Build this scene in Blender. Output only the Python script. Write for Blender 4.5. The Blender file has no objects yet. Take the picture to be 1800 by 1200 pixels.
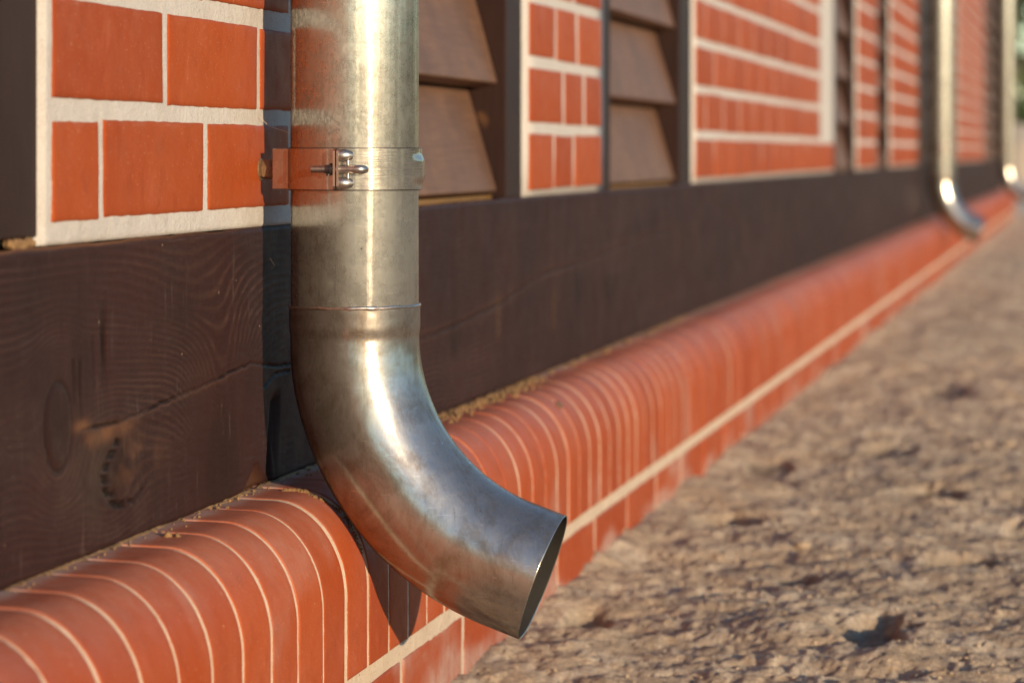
import bpy, math, random
import numpy as np
from mathutils import Vector, Matrix

# ------------------------------------------------------------------ camera, world, sun
scene = bpy.context.scene
C = scene.collection
F_PX = 5600.0
THETA = math.atan(1022 / F_PX)
cam_d = bpy.data.cameras.new("camera")
cam = bpy.data.objects.new("camera", cam_d)
C.objects.link(cam)
cam.location = (0.6565, -2.467, 0.477)
cam.rotation_euler = (math.radians(90), 0, THETA)
cam_d.sensor_width = 36
cam_d.lens = 36 * F_PX / 1800
cam_d.shift_y = -(600 - 267) / 1800
cam_d.clip_start = 0.05
cam_d.clip_end = 2000
cam_d.dof.use_dof = True
cam_d.dof.focus_distance = 2.46
cam_d.dof.aperture_fstop = 8.8
scene.camera = cam

SUN_AZ = math.radians(40.5)      # from -Y towards +X
SUN_EL = math.radians(9.0)
w = bpy.data.worlds.new("World")
scene.world = w
w.use_nodes = True
wn = w.node_tree
bg = wn.nodes["Background"]
sky = wn.nodes.new("ShaderNodeTexSky")
sky.sky_type = 'NISHITA'
sky.sun_disc = False
sky.sun_elevation = SUN_EL
sky.sun_rotation = math.pi - SUN_AZ
sky.air_density = 1.0
sky.dust_density = 0.1
sky.ozone_density = 2.8
wn.links.new(sky.outputs[0], bg.inputs[0])
bg.inputs[1].default_value = 0.15

sd = bpy.data.lights.new("sun", 'SUN')
sun = bpy.data.objects.new("sun", sd)
C.objects.link(sun)
sd.energy = 3.6
sd.color = (1.0, 0.77, 0.51)
sd.angle = math.radians(0.5)
sdir = Vector((math.sin(SUN_AZ) * math.cos(SUN_EL), -math.cos(SUN_AZ) * math.cos(SUN_EL), math.sin(SUN_EL)))
sun.rotation_euler = sdir.to_track_quat('Z', 'Y').to_euler()
sun.location = sdir * 20

scene.view_settings.view_transform = 'Standard'
scene.view_settings.look = 'None'
scene.view_settings.exposure = 0.80
scene.view_settings.gamma = 1.0
scene.render.engine = 'CYCLES'
scene.cycles.use_denoising = True
scene.cycles.max_bounces = 8
scene.cycles.sample_clamp_indirect = 6.0

rng = np.random.default_rng(7)
random.seed(7)

# ------------------------------------------------------------------ numpy noise
def _hash(ix, iy, iz):
    h = (ix * 374761393 + iy * 668265263 + iz * 1442695041) & 0xffffffff
    h = ((h ^ (h >> 13)) * 1274126177) & 0xffffffff
    h = h ^ (h >> 16)
    return (h & 0xffff) / 32767.5 - 1.0

def vn(x, y, z):
    x, y, z = np.broadcast_arrays(np.asarray(x, float), np.asarray(y, float), np.asarray(z, float))
    ix = np.floor(x).astype(np.int64); iy = np.floor(y).astype(np.int64); iz = np.floor(z).astype(np.int64)
    fx = x - ix; fy = y - iy; fz = z - iz
    fx = fx * fx * (3 - 2 * fx); fy = fy * fy * (3 - 2 * fy); fz = fz * fz * (3 - 2 * fz)
    r = 0
    for dx in (0, 1):
        for dy in (0, 1):
            for dz in (0, 1):
                wgt = (fx if dx else 1 - fx) * (fy if dy else 1 - fy) * (fz if dz else 1 - fz)
                r = r + wgt * _hash(ix + dx, iy + dy, iz + dz)
    return r

def fbm(x, y, z=0.0, o=4, g=0.5):
    r = 0; a = 1.0; f = 1.0; n = 0
    for k in range(o):
        r = r + a * vn(np.asarray(x) * f + 17.3 * k, np.asarray(y) * f + 5.1 * k, np.asarray(z) * f + 9.7 * k)
        n += a; a *= g; f *= 2.03
    return r / n

def sstep(a, b, x):
    t = np.clip((x - a) / (b - a), 0, 1)
    return t * t * (3 - 2 * t)

# ------------------------------------------------------------------ mesh helpers
class MB:
    """collects quads / polys, material indices and float point attributes; builds ONE mesh"""
    def __init__(s):
        s.v = []; s.f = []; s.m = []; s.a = {}; s.n = 0; s.smooth = []
    def add(s, verts, faces, mat=0, smooth=True, **attrs):
        verts = np.asarray(verts, float).reshape(-1, 3)
        k = len(verts)
        s.v.append(verts)
        for fc in faces:
            s.f.append(tuple(int(i) + s.n for i in fc))
        s.m += [mat] * len(faces); s.smooth += [smooth] * len(faces)
        for kx in set(list(s.a) + list(attrs)):
            if kx not in s.a:
                s.a[kx] = [np.zeros(s.n)] if s.n else []
            val = attrs.get(kx, 0.0)
            s.a[kx].append(np.full(k, val, float) if np.isscalar(val) else np.asarray(val, float).reshape(-1))
        s.n += k
        return s
    def grid(s, X, Y, Z, mat=0, smooth=True, flip=False, wrap=False, **attrs):
        """2-D arrays of the same shape"""
        n, m = X.shape
        idx = np.arange(n * m).reshape(n, m)
        if wrap:
            idx = np.concatenate([idx, idx[:, :1]], axis=1)
        a = idx[:-1, :-1].ravel(); b = idx[1:, :-1].ravel(); c = idx[1:, 1:].ravel(); d = idx[:-1, 1:].ravel()
        fc = np.stack([a, b, c, d], 1)
        if flip: fc = fc[:, ::-1]
        at = {k_: (np.broadcast_to(v_, X.shape).ravel() if not np.isscalar(v_) else v_) for k_, v_ in attrs.items()}
        return s.add(np.stack([X.ravel(), Y.ravel(), Z.ravel()], 1), fc, mat, smooth, **at)
    def box(s, x0, x1, y0, y1, z0, z1, mat=0, bev=0.0, mtx=None, **attrs):
        xs, ys, zs = (x0, x1), (y0, y1), (z0, z1)
        if bev <= 0:
            v = [(x, y, z) for x in xs for y in ys for z in zs]
            f = [(0, 1, 3, 2), (4, 6, 7, 5), (0, 4, 5, 1), (2, 3, 7, 6), (0, 2, 6, 4), (1, 5, 7, 3)]
        else:
            v = []; key = {}
            def P(i, j, k, ax):
                kk = (i, j, k, ax)
                if kk not in key:
                    p = [xs[i], ys[j], zs[k]]
                    for q, t in enumerate((i, j, k)):
                        if q != ax:
                            p[q] += bev * (1 if t == 0 else -1)
                    key[kk] = len(v); v.append(tuple(p))
                return key[kk]
            f = []
            for ax in range(3):
                o = [q for q in range(3) if q != ax]
                for side in (0, 1):
                    loop = []
                    for (p, q) in ((0, 0), (1, 0), (1, 1), (0, 1)):
                        t = [0, 0, 0]; t[ax] = side; t[o[0]] = p; t[o[1]] = q
                        loop.append(P(*t, ax))
                    f.append(tuple(loop))
            for ax in range(3):
                o = [q for q in range(3) if q != ax]
                for p in (0, 1):
                    for q in (0, 1):
                        t0 = [0, 0, 0]; t1 = [0, 0, 0]; t1[ax] = 1
                        for t in (t0, t1): t[o[0]] = p; t[o[1]] = q
                        f.append((P(*t0, o[0]), P(*t1, o[0]), P(*t1, o[1]), P(*t0, o[1])))
            for i in (0, 1):
                for j in (0, 1):
                    for k in (0, 1):
                        f.append((P(i, j, k, 0), P(i, j, k, 1), P(i, j, k, 2)))
        v = np.array(v, float)
        cen = v.mean(0)
        ff = []
        for q in f:                      # outward winding
            p = v[list(q)]
            nrm = np.cross(p[1] - p[0], p[2] - p[0])
            ff.append(q if np.dot(nrm, p.mean(0) - cen) >= 0 else q[::-1])
        if mtx is not None:
            v = np.array([list(mtx @ Vector(p)) for p in v])
        return s.add(v, ff, mat, False, **attrs)
    def tube(s, pts, rad, n=24, mat=0, cap=True, **attrs):
        """pts: list of Vector; rad scalar or list"""
        pts = [Vector(p) for p in pts]
        rad = [rad] * len(pts) if np.isscalar(rad) else rad
        up = Vector((0, 1, 0)); rings = []
        prev = None
        for i, p in enumerate(pts):
            t = (pts[min(i + 1, len(pts) - 1)] - pts[max(i - 1, 0)]).normalized()
            if prev is None:
                u = t.orthogonal().normalized()
            else:
                u = (prev - t * prev.dot(t)).normalized()
            prev = u; b = t.cross(u)
            rings.append([p + (u * math.cos(2 * math.pi * k / n) + b * math.sin(2 * math.pi * k / n)) * rad[i] for k in range(n)])
        R = np.array([[list(q) for q in r] for r in rings])
        s.grid(R[:, :, 0], R[:, :, 1], R[:, :, 2], mat, True, flip=True, wrap=True, **attrs)
        if cap:
            for r, rev in ((R[0], False), (R[-1], True)):
                f = tuple(range(n))
                s.add(r, [f[::-1] if not rev else f], mat, False, **attrs)
        return s
    def build(s, name, mats, parent=None):
        me = bpy.data.meshes.new(name)
        V = np.concatenate(s.v) if s.v else np.zeros((0, 3))
        me.from_pydata(V.tolist(), [], s.f)
        me.polygons.foreach_set("material_index", np.array(s.m, dtype=np.int32))
        me.polygons.foreach_set("use_smooth", np.array(s.smooth, dtype=bool))
        for k, arrs in s.a.items():
            at = me.attributes.new(k, 'FLOAT', 'POINT')
            at.data.foreach_set("value", np.concatenate(arrs).astype(np.float32))
        for m in (mats if isinstance(mats, (list, tuple)) else [mats]):
            me.materials.append(m)
        me.update()
        o = bpy.data.objects.new(name, me)
        C.objects.link(o)
        if parent is not None:
            o.parent = parent
        return o

def tag(o, label=None, cat=None, group=None, kind=None):
    if label: o["label"] = label
    if cat: o["category"] = cat
    if group: o["group"] = group
    if kind: o["kind"] = kind
    return o

def empty(name, loc, label, cat, group=None):
    o = bpy.data.objects.new(name, None)
    o.empty_display_size = 0.1
    C.objects.link(o); o.location = loc
    return tag(o, label, cat, group)

# ------------------------------------------------------------------ materials
class NT:
    def __init__(s, name):
        s.m = bpy.data.materials.new(name); s.m.use_nodes = True
        s.t = s.m.node_tree; s.b = s.t.nodes["Principled BSDF"]
        s.co = s.t.nodes.new("ShaderNodeTexCoord").outputs["Object"]
    def n(s, typ, **kw):
        nd = s.t.nodes.new(typ)
        for k, v in kw.items():
            if k in nd.inputs: s.set(nd.inputs[k], v)
            else: setattr(nd, k, v)
        return nd
    def set(s, inp, v):
        if isinstance(v, bpy.types.NodeSocket): s.t.links.new(v, inp)
        else: inp.default_value = v
    def map(s, scale=(1, 1, 1), rot=(0, 0, 0), vec=None):
        nd = s.t.nodes.new("ShaderNodeMapping")
        s.t.links.new(vec or s.co, nd.inputs[0])
        nd.inputs["Scale"].default_value = scale; nd.inputs["Rotation"].default_value = rot
        return nd.outputs[0]
    def noise(s, scale, detail=4, rough=0.5, vec=None, dist=0.0):
        nd = s.n("ShaderNodeTexNoise"); s.t.links.new(vec or s.co, nd.inputs["Vector"])
        nd.inputs["Scale"].default_value = scale; nd.inputs["Detail"].default_value = detail
        nd.inputs["Roughness"].default_value = rough; nd.inputs["Distortion"].default_value = dist
        return nd.outputs["Fac"]
    def ramp(s, fac, stops, interp='LINEAR'):
        nd = s.n("ShaderNodeValToRGB"); s.t.links.new(fac, nd.inputs[0])
        cr = nd.color_ramp; cr.interpolation = interp
        while len(cr.elements) < len(stops): cr.elements.new(0.5)
        for e, (p, c) in zip(cr.elements, stops):
            e.position = p
            e.color = (*c, 1) if len(c) == 3 else c
        return nd.outputs[0]
    def rampf(s, fac, stops):
        return s.ramp(fac, [(p, (v, v, v)) for p, v in stops])
    def mix(s, fac, a, b, blend='MIX'):
        nd = s.n("ShaderNodeMix", data_type='RGBA', blend_type=blend)
        s.set(nd.inputs["Factor"], fac)
        for key, v in (("A", a), ("B", b)):
            sock = [i for i in nd.inputs if i.name == key and i.type == 'RGBA'][0]
            if isinstance(v, tuple): sock.default_value = (*v, 1) if len(v) == 3 else v
            else: s.t.links.new(v, sock)
        return [o for o in nd.outputs if o.type == 'RGBA'][0]
    def math(s, op, a, b=0.0, clamp=False):
        nd = s.n("ShaderNodeMath", operation=op, use_clamp=clamp)
        s.set(nd.inputs[0], a); s.set(nd.inputs[1], b)
        return nd.outputs[0]
    def attr(s, name):
        nd = s.n("ShaderNodeAttribute"); nd.attribute_name = name
        return nd.outputs["Fac"]
    def bump(s, h, strength=0.5, dist=0.001, prev=None):
        nd = s.n("ShaderNodeBump"); s.t.links.new(h, nd.inputs["Height"])
        nd.inputs["Strength"].default_value = strength; nd.inputs["Distance"].default_value = dist
        if prev: s.t.links.new(prev, nd.inputs["Normal"])
        return nd.outputs[0]
    def out(s, col=None, rough=None, normal=None, **kw):
        if col is not None: s.set(s.b.inputs["Base Color"], (*col, 1) if isinstance(col, tuple) and len(col) == 3 else col)
        if rough is not None: s.set(s.b.inputs["Roughness"], rough)
        if normal is not None: s.set(s.b.inputs["Normal"], normal)
        for k, v in kw.items(): s.set(s.b.inputs[k.replace("_", " ")], v)
        return s.m

def mat_brick(name, base, dark, pink, stain=(0.45, 0.36, 0.30)):
    t = NT(name)
    tone = t.attr("tone")
    big = t.noise(9, 3, 0.55)
    c = t.mix(t.rampf(big, [(0.35, 0), (0.68, 1)]), base, pink)
    c = t.mix(t.rampf(tone, [(0.0, 0.0), (1.0, 0.55)]), c, dark)
    fine = t.noise(420, 3, 0.6)
    c = t.mix(t.rampf(fine, [(0.3, 0.30), (0.5, 0.0)]), c, dark)
    c = t.mix(t.rampf(t.noise(38, 5, 0.7), [(0.50, 0), (0.70, 0.28)]), c, tuple(v * 0.75 for v in dark))
    c = t.mix(t.rampf(t.noise(21, 6, 0.75, dist=0.5), [(0.56, 0), (0.74, 0.28)]), c, tuple(v * 1.15 + 0.05 for v in pink))
    dot = t.noise(650, 1, 0.5)
    c = t.mix(t.rampf(dot, [(0.735, 0), (0.765, 0.7)]), c, (0.62, 0.42, 0.27))
    sp = t.noise(170, 2, 0.5, dist=0.3)
    c = t.mix(t.rampf(sp, [(0.755, 0), (0.785, 0.5)]), c, (0.66, 0.42, 0.26))
    pit = t.noise(230, 2, 0.5)
    c = t.mix(t.rampf(pit, [(0.22, 0.7), (0.27, 0.0)]), c, (0.07, 0.03, 0.02))
    st = t.math('MULTIPLY', t.attr("stain"), t.rampf(t.noise(60, 5, 0.7), [(0.3, 0.35), (0.65, 1.0)]), True)
    c = t.mix(st, c, stain)
    r = t.rampf(t.noise(35, 4, 0.6), [(0.3, 0.45), (0.7, 0.62)])
    b = t.bump(t.noise(260, 4, 0.65), 0.28, 0.0006)
    b = t.bump(t.noise(45, 3, 0.5), 0.25, 0.002, b)
    return t.out(c, r, b, Specular_IOR_Level=0.10)

def mat_mortar(name, base, dark, sp_thr=0.30):
    t = NT(name)
    c = t.mix(t.rampf(t.noise(25, 4, 0.6), [(0.3, 0), (0.7, 1)]), base, dark)
    c = t.mix(t.rampf(t.noise(700, 3, 0.6), [(0.3, 0.5), (0.5, 0)]), c, tuple(v * 0.55 for v in base))
    c = t.mix(t.rampf(t.noise(300, 2, 0.5), [(sp_thr - 0.04, 0.75), (sp_thr, 0)]), c, (0.12, 0.07, 0.04))
    b = t.bump(t.noise(420, 4, 0.7), 1.0, 0.0016)
    b = t.bump(t.noise(90, 3, 0.6), 0.5, 0.0025, b)
    return t.out(c, 0.85, b, Specular_IOR_Level=0.25)

M = {}
M['brick'] = mat_brick("clinker_brick", (0.335, 0.062, 0.011), (0.22, 0.036, 0.010), (0.36, 0.080, 0.022))
M['coping'] = mat_brick("coping_brick", (0.35, 0.064, 0.014), (0.24, 0.040, 0.012), (0.37, 0.088, 0.034), (0.42, 0.34, 0.29))
M['mortar'] = mat_mortar("white_mortar", (0.56, 0.53, 0.485), (0.50, 0.465, 0.42), 0.27)
M['joint'] = mat_mortar("sandy_joint", (0.62, 0.50, 0.375), (0.52, 0.41, 0.30), 0.33)
def _joint_dirty():
    t = NT("coping_joint")
    c = t.mix(t.rampf(t.noise(60, 4, 0.6), [(0.3, 0), (0.7, 1)]), (0.64, 0.50, 0.36), (0.53, 0.39, 0.27))
    c = t.mix(t.rampf(t.noise(500, 3, 0.6), [(0.3, 0.5), (0.5, 0)]), c, (0.35, 0.2, 0.11))
    d = t.math('MULTIPLY', t.attr("red"), 0.7, True)
    c = t.mix(d, c, (0.36, 0.10, 0.045))
    b = t.bump(t.noise(520, 4, 0.7), 0.6, 0.001)
    return t.out(c, 0.85, b)
M['cjoint'] = _joint_dirty()

def mat_wood():
    """stained beam: colour steered by the ring / crack fields stored on the mesh"""
    t = NT("stained_beam_wood")
    g = t.attr("grain"); k = t.attr("knot"); cr = t.attr("crack"); sc = t.attr("scuff")
    c = t.mix(t.rampf(t.noise(6, 3, 0.6), [(0.35, 0), (0.7, 1)]), (0.034, 0.0135, 0.0112), (0.022, 0.0103, 0.0098))
    c = t.mix(t.math('MULTIPLY', g, 0.40, True), c, (0.115, 0.060, 0.044))
    fib = t.noise(1.0, 5, 0.65, vec=t.map((60, 30, 900)))
    c = t.mix(t.rampf(fib, [(0.35, 0.4), (0.6, 0.0)]), c, (0.028, 0.014, 0.012))
    c = t.mix(t.math('MULTIPLY', k, 0.9, True), c, (0.019, 0.010, 0.008))
    c = t.mix(t.math('MULTIPLY', sc, 0.62, True), c, (0.19, 0.088, 0.040))
    streak = t.noise(1.0, 5, 0.7, vec=t.map((200, 90, 12)))
    c = t.mix(t.rampf(streak, [(0.60, 0), (0.72, 0.22)]), c, (0.19, 0.13, 0.11))
    sp = t.noise(1.0, 2, 0.5, vec=t.map((160, 110, 150)))
    c = t.mix(t.rampf(sp, [(0.765, 0), (0.79, 0.85)]), c, (0.45, 0.30, 0.20))
    c = t.mix(t.math('MULTIPLY', cr, 1.0, True), c, (0.008, 0.005, 0.004))
    r = t.rampf(t.noise(18, 5, 0.7), [(0.3, 0.48), (0.7, 0.66)])
    b = t.bump(fib, 0.18, 0.0010)
    b = t.bump(t.noise(150, 4, 0.6), 0.12, 0.001, b)
    return t.out(c, r, b, Specular_IOR_Level=0.07)
M['beam'] = mat_wood()

def mat_post(name, a, b2, lo):
    t = NT(name)
    c = t.mix(t.rampf(t.noise(12, 4, 0.6), [(0.3, 0), (0.7, 1)]), a, b2)
    fib = t.noise(1.0, 5, 0.65, vec=t.map(lo))
    c = t.mix(t.rampf(fib, [(0.35, 0.55), (0.6, 0.0)]), c, tuple(v * 0.45 for v in a))
    kn = t.noise(1.0, 2, 0.5, vec=t.map((14, 14, 10)))
    c = t.mix(t.rampf(kn, [(0.72, 0), (0.78, 0.7)]), c, (0.16, 0.075, 0.03))
    return t.out(c, 0.5, t.bump(fib, 0.3, 0.0015), Specular_IOR_Level=0.09)
M['post'] = mat_post("stained_post_wood", (0.031, 0.0145, 0.0115), (0.024, 0.012, 0.010), (500, 500, 14))
M['slat'] = mat_post("weathered_slat_wood", (0.190, 0.100, 0.058), (0.125, 0.068, 0.044), (60, 10, 420))
M['raw'] = mat_post("raw_batten_wood", (0.24, 0.13, 0.045), (0.18, 0.10, 0.035), (60, 10, 420))
M['roof'] = mat_post("roof_boarding", (0.10, 0.06, 0.045), (0.08, 0.05, 0.04), (300, 12, 300))

def mat_zinc(name, mott, base, lobes, brushed, dirt=0.06):
    """drawn zinc: a sharp lobe, a wide lobe stretched across the drawing direction, and patches of patina
    lobes: (weight, roughness, anisotropy, distribution)"""
    t = NT(name); N = t.t.nodes; L = t.t.links
    m1 = t.noise(1.0, 5, 0.7, dist=0.35, vec=t.map((420, 420, 210)))
    area = t.rampf(t.noise(13, 3, 0.6), [(0.38, 0.45), (0.62, 1.0)])
    sep = t.n("ShaderNodeSeparateXYZ"); L.new(t.co, sep.inputs[0])
    up = t.rampf(t.math('MULTIPLY', sep.outputs[2], 1.0), [(0.43, 0.30), (0.50, 1.0)])
    pat = t.math('MULTIPLY', t.math('MULTIPLY', t.rampf(m1, [(0.47, 1.0), (0.56, 0.0)]), area), up)
    c = t.mix(t.math('MULTIPLY', pat, mott, True), base, tuple(v * 0.50 for v in base))
    m2 = t.noise(1.0, 4, 0.7, vec=t.map((260, 260, 26)))
    c = t.mix(t.rampf(m2, [(0.54, 0), (0.68, 0.35)]), c, tuple(v * 0.72 for v in base))
    spot = t.noise(170, 3, 0.6, dist=0.6)
    c = t.mix(t.math('MULTIPLY', t.rampf(spot, [(0.66, 0), (0.70, 0.75)]), up), c, (0.30, 0.23, 0.16))
    c = t.mix(t.rampf(t.noise(55, 5, 0.7), [(0.60, 0), (0.74, 0.35)]), c, (0.33, 0.25, 0.18))
    br = t.noise(1.0, 6, 0.75, vec=t.map((30, 30, 22)), dist=0.5)
    c = t.mix(t.rampf(br, [(0.46, 0), (0.66, 0.80 if 'elbow' in name else 0.15)]), c, (0.20, 0.145, 0.10))
    st = t.noise(1.0, 4, 0.7, vec=t.map((190, 190, 16), rot=(0, 0.25, 0)))
    c = t.mix(t.rampf(st, [(0.60, 0), (0.70, 0.5)]), c, tuple(v * 0.45 for v in base))
    hair = t.noise(1.0, 1, 0.5, vec=t.map((60, 60, 1400), rot=(0.5, 0.9, 0.3)))
    c = t.mix(t.rampf(hair, [(0.745, 0), (0.765, 0.5)]), c, (0.85, 0.80, 0.72))
    wht = t.noise(260, 2, 0.5)
    c = t.mix(t.rampf(wht, [(0.78, 0), (0.80, 0.8)]), c, (0.8, 0.76, 0.68))
    blk = t.noise(1.0, 2, 0.5, vec=t.map((300, 300, 200)))
    c = t.mix(t.rampf(blk, [(0.215, 0.8), (0.235, 0)]), c, (0.06, 0.045, 0.03))
    scr = t.noise(1.0, 4, 0.6, vec=t.map(brushed))
    b = t.bump(scr, 0.10, 0.0005)
    b = t.bump(m1, 0.05, 0.0004, b)
    b = t.bump(t.noise(30, 4, 0.6), 0.03, 0.003, b)
    tan = t.n("ShaderNodeTangent", direction_type='RADIAL', axis='Z').outputs[0]
    prev = None; tot = 0
    for k, (w_, r_, a_, d_) in enumerate(lobes):
        g = t.n("ShaderNodeBsdfAnisotropic", distribution=d_)
        L.new(c, g.inputs["Color"]); L.new(b, g.inputs["Normal"])
        g.inputs["Anisotropy"].default_value = a_
        if a_: L.new(tan, g.inputs["Tangent"])
        rr = t.math('MULTIPLY', t.rampf(t.noise(70, 5, 0.7), [(0.3, 0.82), (0.7, 1.18)]), r_)
        L.new(rr, g.inputs["Roughness"])
        tot += w_
        if prev is None: prev = g.outputs[0]
        else:
            mx = t.n("ShaderNodeMixShader"); L.new(prev, mx.inputs[1]); L.new(g.outputs[0], mx.inputs[2])
            mx.inputs[0].default_value = w_ / tot
            if k == 1: # patina pushes towards the wide lobe
                L.new(t.math('ADD', t.math('MULTIPLY', pat, 0.35 * mott), w_ / tot, True), mx.inputs[0])
            prev = mx.outputs[0]
    df = t.n("ShaderNodeBsdfDiffuse"); L.new(t.mix(0.5, c, (0.30, 0.24, 0.18)), df.inputs["Color"]); L.new(b, df.inputs["Normal"])
    mx = t.n("ShaderNodeMixShader"); L.new(prev, mx.inputs[1]); L.new(df.outputs[0], mx.inputs[2])
    L.new(t.math('ADD', t.math('MULTIPLY', pat, 0.12 * mott), dirt, True), mx.inputs[0])
    out = [n_ for n_ in N if n_.type == 'OUTPUT_MATERIAL'][0]
    L.new(mx.outputs[0], out.inputs["Surface"])
    N.remove(t.b)
    return t.m
M['pipe'] = mat_zinc("zinc_pipe", 1.0, (0.475, 0.47, 0.43), ((0.50, 0.12, 0.0, 'BECKMANN'), (0.42, 0.28, -0.5, 'GGX'), (0.05, 0.23, 0.4, 'BECKMANN')), (500, 500, 30), 0.045)
M['elbow'] = mat_zinc("zinc_elbow", 0.9, (0.42, 0.40, 0.365), ((0.60, 0.215, 0.0, 'BECKMANN'), (0.22, 0.42, 0.0, 'GGX')), (260, 260, 60), 0.07)
M['band'] = mat_zinc("zinc_band", 0.5, (0.56, 0.525, 0.475), ((0.60, 0.10, 0.0, 'BECKMANN'), (0.30, 0.26, -0.4, 'GGX'), (0.08, 0.20, 0.5, 'BECKMANN')), (60, 60, 700), 0.05)
def simple_metal(name, col, r, metal=1.0, ns=300):
    t = NT(name)
    c = t.mix(t.rampf(t.noise(ns, 4, 0.7), [(0.35, 0.6), (0.6, 0)]), col, tuple(v * 0.5 for v in col))
    return t.out(c, r, t.bump(t.noise(ns * 2, 3, 0.6), 0.2, 0.0004), Metallic=metal)
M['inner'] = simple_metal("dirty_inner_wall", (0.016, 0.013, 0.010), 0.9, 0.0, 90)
M['steel'] = simple_metal("bolt_steel", (0.52, 0.47, 0.42), 0.36)
M['rust'] = simple_metal("dull_screw_metal", (0.30, 0.20, 0.11), 0.5, 0.6)
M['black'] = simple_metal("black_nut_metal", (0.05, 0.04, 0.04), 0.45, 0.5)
M['solder'] = simple_metal("solder_metal", (0.62, 0.52, 0.45), 0.33, 1.0, 180)

def mat_ground():
    t = NT("rough_concrete_ground")
    c = t.mix(t.rampf(t.noise(3.0, 5, 0.65), [(0.35, 0), (0.65, 1)]), (0.86, 0.65, 0.43), (0.74, 0.565, 0.39))
    c = t.mix(t.rampf(t.noise(16, 7, 0.75, dist=0.4), [(0.42, 0.65), (0.52, 0)]), c, (0.44, 0.33, 0.235))
    c = t.mix(t.rampf(t.noise(11, 4, 0.6), [(0.60, 0), (0.72, 0.55)]), c, (0.70, 0.46, 0.24))
    c = t.mix(t.rampf(t.noise(150, 4, 0.7), [(0.35, 0.5), (0.55, 0)]), c, (0.33, 0.25, 0.20))
    c = t.mix(t.rampf(t.noise(90, 3, 0.6), [(0.62, 0), (0.72, 0.6)]), c, (0.88, 0.70, 0.50))
    c = t.mix(t.rampf(t.noise(9, 7, 0.75, dist=0.8), [(0.50, 0), (0.58, 0.7)]), c, (0.93, 0.77, 0.57))
    c = t.mix(t.rampf(t.noise(48, 6, 0.8, dist=0.5), [(0.36, 0.4), (0.44, 0)]), c, (0.34, 0.26, 0.19))
    c = t.mix(t.math('MULTIPLY', t.attr("pit"), 0.45, True), c, (0.065, 0.055, 0.05))  # shade inside the pits painted in as darker colour
    b = t.bump(t.noise(240, 5, 0.75), 1.0, 0.005)
    b = t.bump(t.noise(60, 5, 0.7), 0.6, 0.008, b)
    return t.out(c, 0.9, b, Specular_IOR_Level=0.2)
M['ground'] = mat_ground()
def mat_debris():
    t = NT("crumbled_mortar")
    c = t.mix(t.rampf(t.noise(120, 3, 0.6), [(0.3, 0), (0.7, 1)]), (0.29, 0.165, 0.065), (0.13, 0.075, 0.035))
    return t.out(c, 0.9, t.bump(t.noise(500, 4, 0.7), 0.8, 0.0015))
M['debris'] = mat_debris()
def mat_leaf(name, a, b):
    t = NT(name)
    c = t.mix(t.rampf(t.noise(1.2, 3, 0.6), [(0.35, 0), (0.65, 1)]), a, b)
    return t.out(c, 0.6, None, Transmission_Weight=0.0)
M['leaf'] = mat_leaf("green_foliage", (0.045, 0.07, 0.02), (0.12, 0.12, 0.03))
M['bark'] = simple_metal("tree_bark", (0.12, 0.09, 0.06), 0.9, 0.0, 20)
M['thread'] = mat_leaf("dry_straw", (0.6, 0.42, 0.25), (0.7, 0.5, 0.32))
M['fence'] = mat_leaf("pale_render", (0.55, 0.42, 0.28), (0.5, 0.38, 0.25))

# ------------------------------------------------------------------ building
WALL_TOP = 2.60
BEAM_Z0 = 0.208
def beam_top(y):
    return 0.4165 + 0.0075 * sstep(-0.2, 1.0, np.asarray(y, float))

bld = empty("brick_building", (0, 0, 0), "half-timbered orange brick wall with dark timbers and slatted openings above a rounded plinth", "building")

# --- sill beam: front face as a carved height field (rings, knots, cracks)
def knots_field(y, z):
    """returns ring phase, knot mask"""
    ph = z + 0.010 * fbm(y * 1.6, z * 5.0, 3.0, 3) + 0.0016 * fbm(y * 14, z * 30, 1.0, 2)
    km = np.zeros_like(z)
    for (ky, kz, R, sy, amp) in KN:
        dy = (y - ky) / sy; dz = z - kz
        d2 = (dy * dy + dz * dz) / (R * R)
        ph = ph + amp * dz * np.exp(-d2 * 0.35) * 1.9
        km = np.maximum(km, np.exp(-(d2 ** 2) * 0.8))
    return ph, km
KN = [(-0.499, 0.300, 0.026, 1.0, -0.8), (-0.105, 0.236, 0.046, 1.15, 1.2), (-0.39, 0.262, 0.022, 1.8, -0.7),
      (0.80, 0.285, 0.020, 1.4, -0.8), (0.14, 0.250, 0.026, 1.0, -0.8),
      (1.60, 0.30, 0.020, 1.6, -0.8), (1.86, 0.29, 0.020, 1.6, -0.8), (3.0, 0.27, 0.02, 2, -0.8), (4.4, 0.33, 0.02, 2, -0.8), (6.3, 0.30, 0.02, 2, -0.8)]
for _ in range(10):
    KN.append((rng.uniform(7, 21), rng.uniform(0.24, 0.38), 0.02, 2.0, -0.7))

def crack_line(y, z, pts, wdt):
    """distance based mask for a polyline in (y,z); y compressed"""
    best = np.full_like(z, 9.0); side = np.zeros_like(z)
    for (a, b) in zip(pts[:-1], pts[1:]):
        ax, az, bx, bz = a[0], a[1], b[0], b[1]
        vx, vz = bx - ax, bz - az
        L = vx * vx + vz * vz
        tt = np.clip(((y - ax) * vx + (z - az) * vz) / L, 0, 1)
        d = np.hypot(y - (ax + tt * vx), z - (az + tt * vz))
        best = np.minimum(best, d)
    return best / wdt

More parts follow.
